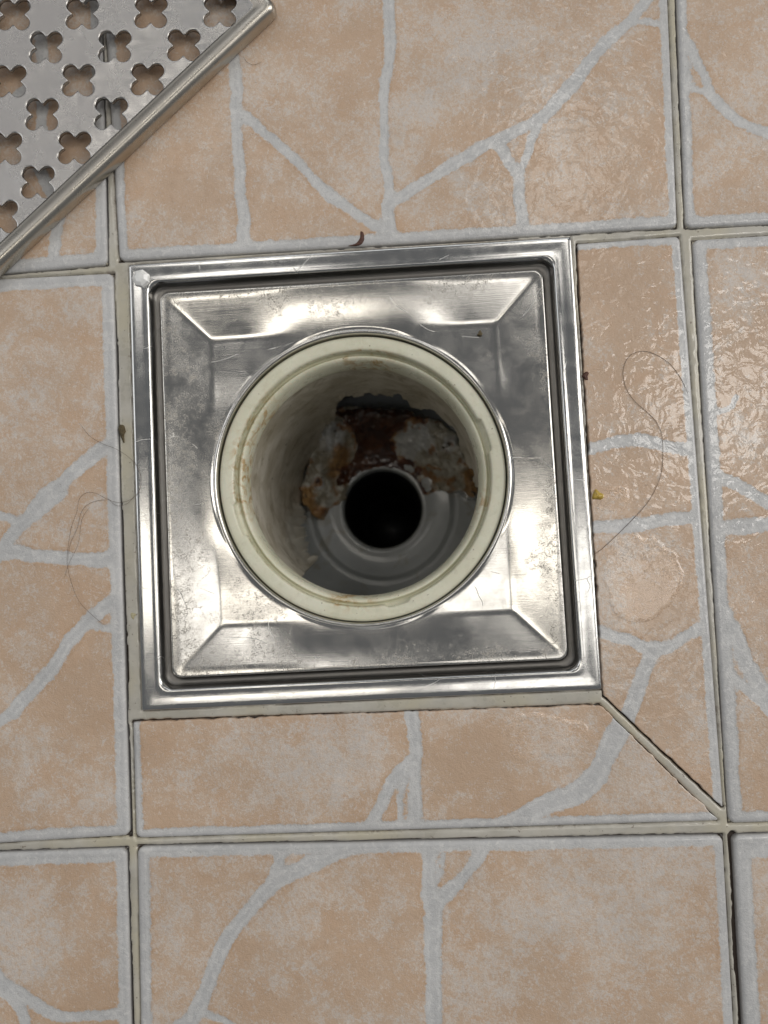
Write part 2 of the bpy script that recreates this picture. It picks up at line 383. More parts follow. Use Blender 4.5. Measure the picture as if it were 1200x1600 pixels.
# border band widths (mm): L R B T
BORD = {'A': (3,3.6,4.2,4), 'B': (3.6,3.0,3.8,4), 'C': (3.0,4,3.6,4), 'D': (4,4.0,3.8,4.6), 'E': (-9,3.8,-9,2.6), 'F': (2.6,-9,3.6,-9),
        'G': (4.2,4,3.6,3.8), 'H': (4,3.6,4,4.2), 'I': (4.0,3.2,4,3.2), 'J': (5.0,4,4,5.5)}
VEINS = {
 'B': [([(366,90),(371,180),(372,240),(376,300),(380,345),(385,390)], 20), ([(372,176),(410,203),(450,242),(500,287),(550,332),(605,365)], 18),
       ([(605,-30),(607,80),(600,150),(602,200),(604,260),(609,310),(607,370)], 18), ([(610,322),(650,292),(700,264),(770,222),(830,195),(870,160),(900,122),(940,75),(985,30),(1010,2),(1040,-40)], 19),
       ([(782,226),(798,258),(812,290),(817,352)], 18), ([(848,180),(828,228),(812,272)], 13), ([(985,33),(1036,40)], 11)],
 'C': [([(1058,45),(1072,70),(1094,108),(1106,142),(1130,170),(1170,198),(1215,214)], 18), ([(1055,128),(1100,145),(1125,158)], 12), ([(1067,95),(1078,130)], 9)],
 'D': [([(180,690),(150,708),(110,742),(60,790),(10,850),(-30,890)], 22), ([(-20,858),(60,868),(120,872),(195,873)], 24),
       ([(190,930),(140,968),(110,1005),(70,1058),(20,1110),(-30,1150)], 22), ([(140,974),(195,990)], 11), ([(-20,800),(40,815),(100,770)], 14)],
 'E': [([(915,702),(960,691),(1000,690),(1040,700),(1090,706)], 19), ([(925,826),(980,822),(1040,812),(1100,808)], 21),
       ([(940,988),(980,1000),(1020,1016),(1060,1000),(1115,974)], 19), ([(1022,1015),(1002,1060),(985,1110),(955,1160)], 25)],
 'F': [([(640,1105),(648,1160),(650,1220),(650,1300)], 20), ([(648,1180),(610,1230),(570,1300)], 20), ([(650,1185),(628,1240),(630,1290)], 10), ([(990,1100),(957,1160),(935,1205),(905,1235),(860,1256),(790,1292)], 32)],
 'G': [([(1100,735),(1140,752),(1200,785)], 20), ([(1115,830),(1160,822),(1210,815)], 24), ([(1130,955),(1156,1005),(1176,1052),(1215,1110)], 28),
       ([(1135,1048),(1178,1085),(1210,1120)], 18), ([(1100,640),(1135,640),(1150,620)],10)],
 'H': [([(-20,1512),(20,1545),(60,1572),(110,1592),(200,1582)], 20), ([(5,1540),(30,1575),(45,1620)], 16), ([(-20,1510),(5,1540)], 20)],
 'I': [([(560,1322),(520,1340),(480,1352),(430,1378),(390,1422),(360,1462),(335,1512),(310,1570),(288,1615)], 23), ([(440,1325),(425,1375)], 17),
       ([(305,1585),(250,1615)], 14), ([(315,1580),(350,1595),(390,1625)], 12), ([(755,1322),(722,1375),(680,1412)], 20), ([(668,1320),(672,1400),(677,1460),(678,1530),(680,1620)], 24), ([(690,1335),(690,1370)], 10)],
 'J': [([(1150,1330),(1210,1326)], 20)],
 'A': [([(40,-60),(70,120),(60,250),(90,330),(80,430)], 20), ([(70,120),(-80,220)], 18)],
}
PALE = {  # soft pale/grey areas of the print, px centre, radius px, strength
 'B': [((760,90),90,.9), ((900,220),110,.35), ((250,370),60,.4),((480,90),80,.4)], 'D': [((130,480),110,1.0), ((60,600),120,.3),((60,1350),90,.3)], 'G': [((1150,430),70,1.2), ((1180,850),60,.5), ((1180,680),60,.6)],
 'F': [((440,1160),90,.8), ((560,1200),60,.6), ((840,1160),60,.8)], 'I': [((900,1400),130,1.0), ((1060,1360),110,1.0), ((760,1580),70,.6), ((470,1370),50,.4)], 'J': [((1190,1380),60,1.3)],
 'E': [((1000,900),70,.5), ((960,600),50,-.3)], 'A': [], 'C': [((1110,180),40,.8)], 'H': [((60,1430),90,.5)]}
def inset(L, cut_lo, cut_hi, step):
    ds = [0, 0, .12, .3, .55, .9, 1.3, 1.8, 2.4, 3.2]
    n = int((L-6.4)/step); mid = list(np.linspace(3.2, L-3.2, n+1))[1:-1]
    return np.array(ds+mid+[L-x for x in ds[::-1]])
def build_tile(key, quad, parent, step=1.25, name='tile'):
    bl, br, tr, tl = [np.asarray(c, float) for c in quad]
    Lx = (np.linalg.norm(br-bl)+np.linalg.norm(tr-tl))/2; Ly = (np.linalg.norm(tl-bl)+np.linalg.norm(tr-br))/2
    s = inset(Lx, 0, 0, step); t = inset(Ly, 0, 0, step)
    S, T = np.meshgrid(s, t, indexing='ij')
    cut = CUT.get(key, '')
    # round factory corners
    R = 2.2; S2, T2 = S.copy(), T.copy()
    for cx, cy, name_ in ((0,0,'LB'), (1,0,'RB'), (0,1,'LT'), (1,1,'RT')):
        Rr = .5 if (name_[0] in cut or name_[1] in cut) else R
        ds = S if cx == 0 else Lx-S; dt = T if cy == 0 else Ly-T
        m = (ds < Rr) & (dt < Rr)
        px = (Rr-ds)/Rr; py = (Rr-dt)/Rr
        nx = px*np.sqrt(1-py*py/2); ny = py*np.sqrt(1-px*px/2)
        ns = Rr-nx*Rr; nt = Rr-ny*Rr
        S2 = np.where(m, ns if cx == 0 else Lx-ns, S2); T2 = np.where(m, nt if cy == 0 else Ly-nt, T2)
    a, b = S2/Lx, T2/Ly
    X = (1-a)*(1-b)*bl[0]+a*(1-b)*br[0]+a*b*tr[0]+(1-a)*b*tl[0]
    Y = (1-a)*(1-b)*bl[1]+a*(1-b)*br[1]+a*b*tr[1]+(1-a)*b*tl[1]
    dL, dR, dB, dT = S, Lx-S, T, Ly-T
    Z = np.zeros_like(X)
    rad = 1.35
    for side, d in (('L',dL),('R',dR),('B',dB),('T',dT)):
        if side in cut:
            Z += -.10*np.clip(1-d/.3, 0, 1)
            # chipped edge
            w_ = np.clip(1-d/2.0, 0, 1)
            j = (fbm(X, Y, 1.1, 5, 3)*.55+fbm(X, Y, 7, 15, 2)*.5)*w_
            n_ = {'L': (1,0), 'R': (.66,.74), 'B': (-.66,-.74), 'T': (0,1)}[side]
            X = X+n_[0]*j*.9; Y = Y+n_[1]*j*.9
        else:
            k = np.clip(1-d/rad, 0, 1); Z += -rad*.85*(1-np.sqrt(np.clip(1-k*k*.96, 0, 1)))
    Z += fbm(X, Y, 30, 3, 3)*.12
    # skirt
    for arr_idx in ((0, slice(None)), (-1, slice(None)), (slice(None), 0), (slice(None), -1)): Z[arr_idx] = -6.0
    Bw = BORD.get(key, (3.5,3.5,3.5,3.5))
    bd = np.minimum.reduce([dL-Bw[0], dR-Bw[1], dB-Bw[2], dT-Bw[3]])
    wobX = X+fbm(X, Y, 9, 21, 3)*1.4; wobY = Y+fbm(X, Y, 9, 27, 3)*1.4
    v = bd+fbm(X, Y, 8, 40, 2)*.5
    for pl, wpx in VEINS.get(key, []):
        pm = smooth_pl(P2(pl), 4)
        d = seg_dist(wobX, wobY, pm)-wpx/4.745/2*(1+.3*fbm(X, Y, 14, 50, 2))
        # rounded union
        v = np.minimum(v, d)-np.clip(1.2-np.abs(v-d), 0, 1.2)**2/5
    pale = np.zeros_like(X)
    for (c, r, k) in PALE.get(key, []):
        cc = q(*c); pale += k*np.exp(-((X-cc[0])**2+(Y-cc[1])**2)/(r/4.745)**2)
    wet = sstep(20, 110, X+.25*Y+fbm(X, Y, 40, 60, 3)*30)*.9+.25+.5*np.exp(-((X-55)**2+(Y+88)**2)/400.)
    return mesh(name, np.stack([X, Y, Z], -1).reshape(-1, 3), grid_faces(len(s), len(t)), M_tile, parent, attrs={'vein': v, 'pale': pale, 'wet': np.clip(wet, 0, 1)})

# grout bed as relief
gx = np.arange(-135, 150, .42); gy = np.arange(-215, 175, .42)
GX, GY = np.meshgrid(gx, gy, indexing='ij')
sd_all = np.full(GX.shape, 1e9); crack = np.zeros(GX.shape)
jx = GX+fbm(GX, GY, 2.0, 80, 3)*.24; jy = GY+fbm(GX, GY, 2.0, 90, 3)*.24
# crack widths (mm) per tile side, along which the grout has pulled away: L R B T
CR = {'A': (0,.45,.3,0), 'B': (.12,.15,.4,0), 'C': (.35,0,.2,0), 'D': (0,.95,.2,.15), 'E': (.6,.1,.35,.2), 'F': (.1,.3,.1,.55), 'G': (.15,0,.15,.1),
      'H': (0,.75,0,.45), 'I': (.1,.2,0,.55), 'J': (1.6,0,0,.3)}
for key, quad in QUADS.items():
    sd = poly_sdf(jx, jy, quad); sd_all = np.minimum(sd_all, sd)
    c4 = [np.asarray(c) for c in quad]
    for w_, (i, j) in zip(CR[key], ((0,3), (1,2), (0,1), (3,2))):
        if w_ <= 0: continue
        d = seg_dist(jx, jy, np.array([c4[i], c4[j]]))
        ww = .8*w_*(.75+.9*fbm(GX, GY, 26, 100+ord(key), 3))
        if key == 'D' and i == 1: ww = ww*sstep(62, 40, GY)
        if key == 'J' and i == 0: ww = np.maximum(ww, 1.2)
        if key == 'B' and i == 0 and j == 1: ww = ww*np.where(GX < 78, 1.2, .4)
        crack = np.maximum(crack, sstep(ww+.35, ww-.05, d)*(w_ > 0)*(sd > -1))
# dark line round the steel frame
fr = np.maximum(np.abs(jx), np.abs(jy))-75.0
crack = np.maximum(crack, sstep(.45, .1, np.abs(fr))*sstep(-.25, .35, .2+fbm(GX, GY, 22, 130, 3)))
GZ = -.62+fbm(GX, GY, 12, 70, 3)*.25-1.9*crack-.35*np.clip(1-sd_all/1.2, 0, 1)
near = sstep(9, 1.5, fr)*sstep(-2, 1, fr+2)
GZ = GZ+.42*near*(crack < .2)
inside = (sd_all < -2.6) | (np.maximum(np.abs(GX), np.abs(GY)) < 72.5)
keep = ~(inside[:-1,:-1] & inside[1:,:-1] & inside[1:,1:] & inside[:-1,1:])
V = np.stack([GX, GY, GZ], -1).reshape(-1, 3); Fq = grid_faces(len(gx), len(gy), keep=keep)
mould = np.clip(1-np.minimum(sd_all, 9)/1.6, 0, 1)*sstep(-.1, .5, fbm(GX, GY, 25, 160, 3))+.5*np.clip(1-np.abs(fr)/1.5, 0, 1)
V, Fq, at = compact(V, Fq, {'crack': crack, 'mould': mould})
floor = mesh('floor', V, Fq, M_grout, attrs=at)
tag(floor, 'cream grout joints between beige crazy-paved floor tiles, dark gaps along some edges', kind='structure')
for k in 'ABCDEFGHIJ': build_tile(k, QUADS[k], floor, 1.25)
# a bed of mortar under the tiles, with the square opening for the drain
B = [(-560,-560),(560,-560),(560,560),(-560,560)]; b_ = [(-73,-73),(73,-73),(73,73),(-73,73)]
V = [(x, y, -3.2) for x, y in B]+[(x, y, -3.2) for x, y in b_]+[(x, y, -30) for x, y in b_]
bed = mesh('bedding_mortar', V, [(0,1,5,4),(1,2,6,5),(2,3,7,6),(3,0,4,7),(4,5,9,8),(5,6,10,9),(6,7,11,10),(7,4,8,11)], M_mortar, smooth=False)
tag(bed, 'mortar bed under the tiles', kind='structure')

# ------------------------------------------------------------------ drain thing
drain = empty('floor_drain', (0,0,0))
tag(drain, 'square stainless steel floor drain set in the tiles, open round hole with cream plastic ring', 'floor drain')
wob = lambda x, y: fbm(x, y, 60, 7, 1)*.2
rings = [(75.0,.5,-3.0),(75.0,.5,.1),(74.9,.6,.5),(74.6,.8,.7),(74.1,1.0,.78),(73.2,1.3,.77),(71.8,2.0,.66),(70.6,2.6,.57),(69.8,3.2,.60),(69.3,3.5,.66),(68.9,3.8,.62),(68.55,4.0,.35),
         (68.35,4.1,-.1),(68.2,4.2,-1.0),(68.05,4.1,-2.6),(67.5,3.9,-3.6),(66.8,3.6,-3.9),(65.8,3.3,-3.9),(65.3,3.2,-5.0)]
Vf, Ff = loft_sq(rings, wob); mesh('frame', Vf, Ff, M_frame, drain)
# tray: pressed plate with four sloping sides, round hole
C0 = P(565.0, 744.5, -4)[:2]
RH = 49.3
nth = 960; th = np.linspace(0, 2*math.pi, nth, endpoint=False)
def rsq_r(th_, h, r):     # distance from centre to a rounded square
    c, s = np.abs(np.cos(th_)), np.abs(np.sin(th_))
    rr = h/np.maximum(c, s)
    k = h-r; # corner circle centre (k,k)
    b_ = k*(c+s); disc = b_*b_-(2*k*k-r*r)
    rc = b_+np.sqrt(np.maximum(disc, 0))
    incorner = (rr*c > k) & (rr*s > k)
    return np.where(incorner, rc, rr)
def tray_z(X, Y):
    ax, ay = np.abs(X), np.abs(Y)
    k = 1.1; u = (ax+ay+np.sqrt((ax-ay)**2+k*k))/2             # soft max keeps the mitre fairly crisp
    t_ = (63.4-u)/14.6
    sl = np.where(t_ < 0, 0, np.where(t_ > 1, 1, t_))
    e = .09; sl = np.where(np.abs(t_-1) < e, 1-((1+e-t_)**2)/(4*e), sl)
    e = .12; sl = np.where(np.abs(t_) < e, ((t_+e)**2)/(4*e), sl)
    tt = np.clip((63.8-u)/20.0, 0, 1); soft = (1-(1-tt)**2)*.80
    v_ = np.minimum(ax, ay)/49.0
    wmid = sstep(.80, .30, v_)
    sl = sl*(1-wmid)+soft*wmid
    depth = 3.5
    # the slope dies out where the hole cuts across it
    r = np.hypot(X-C0[0], Y-C0[1])
    z = -1.0-depth*sl
    flat = sstep(RH+2.2, RH+.3, r)*.6
    z = z*(1-flat)+(-4.1)*flat
    return z+fbm(X, Y, 60, 17, 1)*.22
outer = [(0, -3.2), (.12, -1.6), (.35, -1.12), (.7, -1.0)]
nr = 96
Vt = np.zeros((nth, nr+len(outer)+7, 3))
ro = rsq_r(th, 65.2, 3.0)
# radial samples toward the hole centre (C0 is a few mm off centre)
OX, OY = ro*np.cos(th), ro*np.sin(th)
dx, dy = OX-C0[0], OY-C0[1]; L_ = np.hypot(dx, dy); ux, uy = dx/L_, dy/L_
j = 0
for ins, z in outer:
    Vt[:, j, 0] = OX-ux*ins; Vt[:, j, 1] = OY-uy*ins; Vt[:, j, 2] = z if ins < .3 else tray_z(OX-ux*ins, OY-uy*ins)+(z+1.0); j += 1
for i in range(nr):
    f = (i+1)/nr; rr = (L_-.7)*(1-f)+(RH+1.0)*f
    x, y = C0[0]+ux*rr, C0[1]+uy*rr; Vt[:, j, 0] = x; Vt[:, j, 1] = y; Vt[:, j, 2] = tray_z(x, y); j += 1
zb = Vt[:, j-1, 2]
for dr, dz in ((.8,.1),(.5,.2),(.15,.12),(-.1,-.15),(-.3,-.9),(-.35,-2.5),(-.35,-5)):
    x, y = C0[0]+ux*(RH+dr), C0[1]+uy*(RH+dr); Vt[:, j, 0] = x; Vt[:, j, 1] = y; Vt[:, j, 2] = zb+dz; j += 1
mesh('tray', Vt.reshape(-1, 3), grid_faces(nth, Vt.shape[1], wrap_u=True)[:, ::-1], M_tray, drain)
# small stud in the top left corner of the frame, its glint coloured white
c = P(220, 435, 1.0); Vn = []; Fn = []; nn = 7
for rr, zz in ((3.2,-.9),(2.9,.7),(1.7,1.5)):
    for i in range(nn):
        an = 2*math.pi*i/nn+.4; Vn.append((c[0]+rr*math.cos(an), c[1]+rr*math.sin(an), c[2]+zz+.25*math.cos(an)))
Vn.append((c[0]-.3, c[1], c[2]+1.7))
for k in range(2):
    for i in range(nn): i2 = (i+1) % nn; Fn.append((k*nn+i, k*nn+i2, (k+1)*nn+i2, (k+1)*nn+i))
for i in range(nn): Fn.append((2*nn+i, 2*nn+(i+1) % nn, 3*nn))
mesh('stud', Vn, Fn, M_stud, drain, smooth=False)
# collar: stepped cream plastic ring
CC = P(565.5, 745.5, -5.5)[:2]
prof = [(48.6,-12),(48.6,-6.4),(48.3,-5.7),(47.6,-5.5),(44.4,-5.6),(43.85,-5.9),(43.7,-6.6),(43.6,-8.6),(43.4,-9.2),(42.9,-9.2),(42.6,-8.7),(42.2,-8.4),(41.7,-8.6),
        (41.1,-9.6),(40.6,-11.6),(40.35,-14.5),(40.2,-17.5),(40.4,-19.5),(41.3,-20.6),(44,-21.2)]
def notch(th_, j, r, z):
    if j in (4,5,6,7,8,9):
        a_ = (np.degrees(th_)) % 360
        m = np.zeros_like(a_)
        for c_, hw in ((16,7.5),(196,7.5),(283,5)):
            dd = np.abs((a_-c_+180) % 360-180); m = np.maximum(m, sstep(hw+.5, hw-.3, dd))
        if j <= 7: r = r+1.0*m
    return r, z
Vc, Fc = revolve(CC, prof, 360, notch)
ang = (np.degrees(np.arctan2(Vc[:,1]-CC[1], Vc[:,0]-CC[0]))) % 360; rr = np.hypot(Vc[:,0]-CC[0], Vc[:,1]-CC[1])
rust = np.zeros(len(Vc))
for a_, hw, s_ in ((165,42,1.0),(262,14,.8),(85,22,.55),(345,14,.35)):
    dd = np.abs((ang-a_+180) % 360-180); rust = np.maximum(rust, s_*np.clip(1-dd/hw, 0, 1))
rust *= sstep(45, 43.4, rr)
groove = ((rr > 42.5) & (rr < 43.7) & (Vc[:,2] < -6.5)).astype(float)
mesh('collar', Vc, Fc[:, ::-1], M_cream, drain, attrs={'rust': rust*1.9, 'groove': groove})

# ------------------------------------------------------------------ shaft below: mortar lining, grey body, pipe
def hit_cyl(u, v, c, R):
    d = ROT@np.array([(u-600)/F, -(v-800)/F, -1]); o = CAM-np.array([c[0], c[1], 0])
    A = d[0]**2+d[1]**2; Bq = o[0]*d[0]+o[1]*d[1]; Cq = o[0]**2+o[1]**2-R*R
    t_ = (-Bq+math.sqrt(max(Bq*Bq-A*Cq, 0)))/A; p = CAM+d*t_
    return (math.degrees(math.atan2(p[1]-c[1], p[0]-c[0])) % 360, p[2])
RL = 42.8; ZF = -156.0
edge_px = [(487,886),(474,868),(465,843),(463,820),(465,800),(470,775),(478,752),(491,729),(497,700),(499,685),(508,668),(518,655),(521,645),(528,630),(541,623),(573,613),(604,616),(625,621),(635,626),(643,635),(682,647),(695,656),(706,667),(716,682),(722,700),(730,722),(737,742),(741,760)]
ed = sorted(hit_cyl(u, v, CC, RL) for u, v in edge_px)
ea = np.array([e[0] for e in ed]); ez = np.array([max(e[1], ZF+7) for e in ed])
lo, hi = ea.min(), ea.max()
A_ = np.linspace(0, 360, 361)[:-1]
zE = np.interp(A_, ea, ez, left=np.nan, right=np.nan)
for i, a_ in enumerate(A_):
    if np.isnan(zE[i]):
        d1 = (lo-a_) % 360; d2 = (a_-hi) % 360
        z1 = ez[0]; z2 = ez[-1]
        zE[i] = max(z1*(1-d1/14) + (-24)*(d1/14) if d1 < 14 else -24, z2*(1-d2/10)+(-24)*(d2/10) if d2 < 10 else -24) if (d1 < 14 or d2 < 10) else -24
        if d1 < 14: zE[i] = z1*(1-d1/14)-24*(d1/14)
        elif d2 < 10: zE[i] = z2*(1-d2/10)-24*(d2/10)
n = 720; th = np.linspace(0, 2*math.pi, n, endpoint=False); zb = np.interp(np.degrees(th), np.append(A_, 360), np.append(zE, zE[0]))
zb = zb+fbm(np.degrees(th), th*0, 4.5, 200, 4)*14*np.clip((-24-zb)/20, 0, 1)
rows = 60; deepw = np.clip((-zb-70)/50, 0, 1)
V = np.zeros((n, rows+5, 3))
for jj in range(rows):
    f = jj/(rows-1); z = -20.8*(1-f)+zb*f
    nz = fbm(np.degrees(th)*.75, z*.5, 22, 210, 2)*1.5*min(1, f*6)+fbm(np.degrees(th)*.75, z, 5, 220, 3)*.22*min(1, f*6)
    nz -= 5.0*deepw*sstep(.5, .88, f)*(fbm(np.degrees(th)*.6, z*.15, 8, 240, 3)+.55)*sstep(150, 200, np.degrees(th))*sstep(265, 235, np.degrees(th))
    nz += 1.6*sstep(.82, 1.0, f)*fbm(np.degrees(th)*.7, z*.5, 6, 230, 3)
    nz -= deepw*sstep(.86, .97, f)*(1.6+4.5*np.abs(fbm(np.degrees(th), z*.02, 3.4, 260, 4)))*sstep(150, 190, np.degrees(th))*sstep(272, 240, np.degrees(th))
    r = RL+nz
    V[:, jj] = np.stack([CC[0]+r*np.cos(th), CC[1]+r*np.sin(th), z], -1)
for kk, (dr, dz) in enumerate(((.7,-1.3),(2.0,-2.2),(4.5,-2.2),(7,-1),(10,4))):
    rr = np.hypot(V[:, rows-1, 0]-CC[0], V[:, rows-1, 1]-CC[1])+dr
    V[:, rows+kk] = np.stack([CC[0]+rr*np.cos(th), CC[1]+rr*np.sin(th), V[:, rows-1, 2]+dz], -1)
fe = np.zeros((n, rows+5)); fe[:, :rows] = (np.arange(rows)/(rows-1))[None]; fe[:, rows:] = 1
lim = sstep(140, 190, np.degrees(th))*sstep(275, 240, np.degrees(th))
fe = fe*lim[:, None]*deepw[:, None]
t = NT('aged_lining')
c = t.mix(t.ramp(t.noise(13, 5, .62, .6), .36, .64), (.50,.45,.35), (.70,.65,.55))
c = t.mix(t.math('MULTIPLY', t.ramp(t.noise(9, 5, .65, .5, off=(6,1,2)), .52, .66), .7), c, (.33,.28,.19))
c = t.mix(t.ramp(t.noise(3, 4, .6, .3, off=(9,1,2)), .67, .72), c, (.12,.10,.07))
c = t.mix(t.ramp(t.math('ADD', t.attr('ledge'), t.math('MULTIPLY', t.noise(7, 4), .35)), .80, 1.0), c, (.80,.76,.66))
M_lining = t.set(Base_Color=c, Roughness=.5, Normal=t.bump(t.noise(2.5, 4), 1, .35), Coat_Weight=.2, Coat_Roughness=.1)
lining = mesh('mortar_lining', V.reshape(-1, 3), grid_faces(n, rows+5, wrap_u=True)[:, ::-1], M_lining, attrs={'ledge': fe})
tag(lining, 'beige stained mortar wall inside the drain hole with a ragged broken lower edge', 'mortar lining')
CB = P(598, 795, ZF)[:2]
outlet = empty('waste_outlet', (CB[0], CB[1], ZF)); tag(outlet, 'dark grey plastic outlet at the bottom of the hole, rings round a black pipe mouth', 'pipe outlet')
RP = 20.4
Vb, Fb = revolve(CB, [(66,-20),(66,-60),(66,-148),(64.5,-153),(60,-155.5),(50,-156),(40,-156.2),(38.4,-156.15),(37.4,-156.3),(36.4,-156.1),(35.6,-155.7),(34.8,-155.5),(34.2,-155.5),(33,-155.9),(27,-156.1),(23.2,-156.1),(21.6,-155.8),(20.8,-156.2),(RP,-157.2),(RP,-165)], 240)
mesh('flange', Vb, Fb[:, ::-1], M_grey, outlet)
prof = [(RP,-165),(RP-.5,-166),(RP-.6,-180),(RP-1.4,-181),(RP-1.4,-330),(RP-3,-400),(0.1,-402)]
Vb, Fb = revolve(CB, prof, 96); mesh('pipe_bore', Vb, Fb[:, ::-1], M_black, outlet)
Vb, Fb = revolve(CC, [(48.4,-11),(49.5,-14),(55,-22),(66.5,-24)], 96)
mesh('socket_shoulder', Vb, Fb[:, ::-1], M_grey, outlet)

def blob(name, poly, z0, hgt, fall, mat, label, cat, step=2.2, namp=1.0, nsize=3.0, kind=None, group=None, seed=0, parent=None, zplane=None, rise=None, smooth_edge=1.0):
    poly = smooth_pl(np.array(poly+[poly[0]], float), 5)[:-1]
    x0, y0 = poly.min(0)-4*step; x1, y1 = poly.max(0)+4*step
    us = np.arange(x0, x1, step); vs = np.arange(y0, y1, step)
    U, Vv = np.meshgrid(us, vs, indexing='ij')
    ju = U+fbm(U, Vv, 14, 300+seed, 3)*9*smooth_edge; jv = Vv+fbm(U, Vv, 14, 320+seed, 3)*9*smooth_edge
    sd = poly_sdf(ju, jv, poly)
    k = np.clip(-sd/fall, 0, 1); dome = np.sqrt(1-(1-k)**2)
    mm = P(U, Vv, z0)
    zz = z0+hgt*dome+namp*fbm(mm[...,0], mm[...,1], nsize, 340+seed, 4)*np.clip(-sd/(fall*.5), 0, 1)
    if rise is not None: zz = zz+rise(mm[...,0], mm[...,1])*np.clip(-sd/fall, 0, 1)
    zz = zz-np.clip(sd/step, 0, 1.5)*max(.4*abs(hgt), .3)
    Pm = P(U, Vv, zz)
    ok = sd < step*1.3
    kp = ok[:-1,:-1] & ok[1:,:-1] & ok[1:,1:] & ok[:-1,1:]
    Vx = Pm.reshape(-1, 3); Fx = grid_faces(len(us), len(vs), keep=kp)
    Vx, Fx, _ = compact(Vx, Fx)
    c = Vx.mean(0); c[2] = z0
    o = mesh(name, Vx, Fx, mat, parent, origin=c)
    if parent is None: tag(o, label, cat, group, kind)
    return o
# the crust: one continuous relief round the back of the pipe mouth, climbing towards the wall
CRUST = [(466,764),(474,752),(480,735),(484,712),(490,695),(494,670),(506,652),(520,638),(545,634),(575,636),(605,637),(635,640),(662,650),(685,656),(708,672),(724,698),(738,728),(748,752),(746,776),(736,778),(722,772),(700,768),(680,768),(664,774),(659,768),(652,752),(640,740),(620,732),(598,730),(572,734),(552,746),(542,764),(538,780),(528,786),(516,794),(508,808),(498,812),(486,804),(476,790),(470,778)]
cr = smooth_pl(np.array(CRUST+[CRUST[0]], float), 5)[:-1]
def crust_z(U, Vv):
    ju = U+fbm(U, Vv, 10, 300, 3)*5; jv = Vv+fbm(U, Vv, 10, 320, 3)*5
    sd = poly_sdf(ju, jv, cr)
    m0 = P(U, Vv, ZF+8); r = np.hypot(m0[...,0]-CB[0], m0[...,1]-CB[1]); x, y = m0[...,0], m0[...,1]
    inn = np.clip(-sd/12, 0, 1); dome = np.sqrt(1-(1-inn)**2)
    h_ = 1.2*dome+20*sstep(24, 52, r)*sstep(0, 5, -sd+3)
    redn = np.exp(-((U-598)/42)**2-((Vv-690)/60)**2)
    lum = fbm(x, y, 9, 345, 4)*6.5+fbm(x, y, 2.6, 355, 3)*1.3
    h_ = h_+lum*np.clip(-sd/7, 0, 1)*(1-.85*redn)
    h_ = h_+4.5*np.exp(-((U-524)/20)**2-((Vv-690)/30)**2)+3.5*np.exp(-((U-505)/18)**2-((Vv-765)/26)**2)+3*np.exp(-((U-705)/30)**2-((Vv-725)/30)**2)
    return ZF+.2+h_-np.clip(sd/2, 0, 1.5)*2.0, sd
us = np.arange(452, 762, 1.6); vs = np.arange(618, 826, 1.6); U, Vv = np.meshgrid(us, vs, indexing='ij')
zz, sd = crust_z(U, Vv); ok = sd < 2.4; kp = ok[:-1,:-1] & ok[1:,:-1] & ok[1:,1:] & ok[:-1,1:]
g_ = lambda u0, v0, a_, b_: np.exp(-((U-u0)/a_)**2-((Vv-v0)/b_)**2)
nzp = fbm(U, Vv, 16, 600, 4)
red = g_(595,655,70,18)+1.1*g_(590,690,36,45)+g_(560,740,34,16)*1.1+g_(610,728,40,14)+.8*g_(655,762,16,10)+.5*g_(640,745,20,20)
amb = g_(538,712,20,26)+g_(480,775,16,22)*1.3+g_(505,805,18,12)*1.3+g_(522,740,18,26)*.8+g_(738,750,14,26)*1.2+g_(700,750,40,12)*.5+g_(640,655,20,10)+.6*g_(725,770,30,8)
whi = g_(522,686,19,26)*1.2+g_(498,756,13,15)*.8+g_(640,690,26,30)*1.2+g_(700,690,26,20)*.6+g_(655,668,16,16)
red = np.clip(red-.35*g_(640,690,24,28)*2-.9*g_(520,690,20,28)+.9*nzp-.10, 0, 1); amb = np.clip(amb+.8*nzp-.1, 0, 1); whi = np.clip(whi+.8*nzp-.1, 0, 1)
Vx, Fx, at = compact(P(U, Vv, zz).reshape(-1, 3), grid_faces(len(us), len(vs), keep=kp), {'red': red, 'amb': amb, 'whi': whi})
t = NT('scale_crust')
base = t.mix(t.ramp(t.noise(5, 5, .65, .6), .38, .62), (.36,.31,.22), (.66,.63,.55))
c = t.mix(t.ramp(t.attr('whi'), .15, .6), base, t.mix(t.ramp(t.noise(3, 4), .4, .6), (.56,.56,.54), (.74,.74,.72)))
c = t.mix(t.math('MULTIPLY', t.ramp(t.attr('amb'), .15, .75), .9), c, t.mix(t.ramp(t.noise(4, 4), .4, .6), (.32,.15,.035), (.50,.27,.08)))
fringe = t.math('MULTIPLY', t.ramp(t.attr('red'), .02, .18), t.ramp(t.noise(6, 4, .6, .4, off=(3,3,3)), .40, .56))
c = t.mix(t.math('MULTIPLY', fringe, .85), c, (.34,.15,.035))
c = t.mix(t.ramp(t.attr('red'), .24, .5), c, t.mix(t.ramp(t.noise(8, 4), .4, .6), (.06,.018,.008), (.17,.055,.018)))
c = t.mix(t.ramp(t.noise(4, 4, .6, .3, off=(7,7,1)), .63, .68), c, (.07,.055,.035))
M_crust = t.set(Base_Color=c, Roughness=.34, Normal=t.bump(t.noise(2.4, 5, .6), 1, .5), Coat_Weight=1.0, Coat_Roughness=.06)
c_ = Vx.mean(0); crust = mesh('crust', Vx, Fx, M_crust, origin=c_, attrs=at)
tag(crust, 'lumpy pale grey and tan scale crust with amber stains behind the pipe mouth', 'crust')
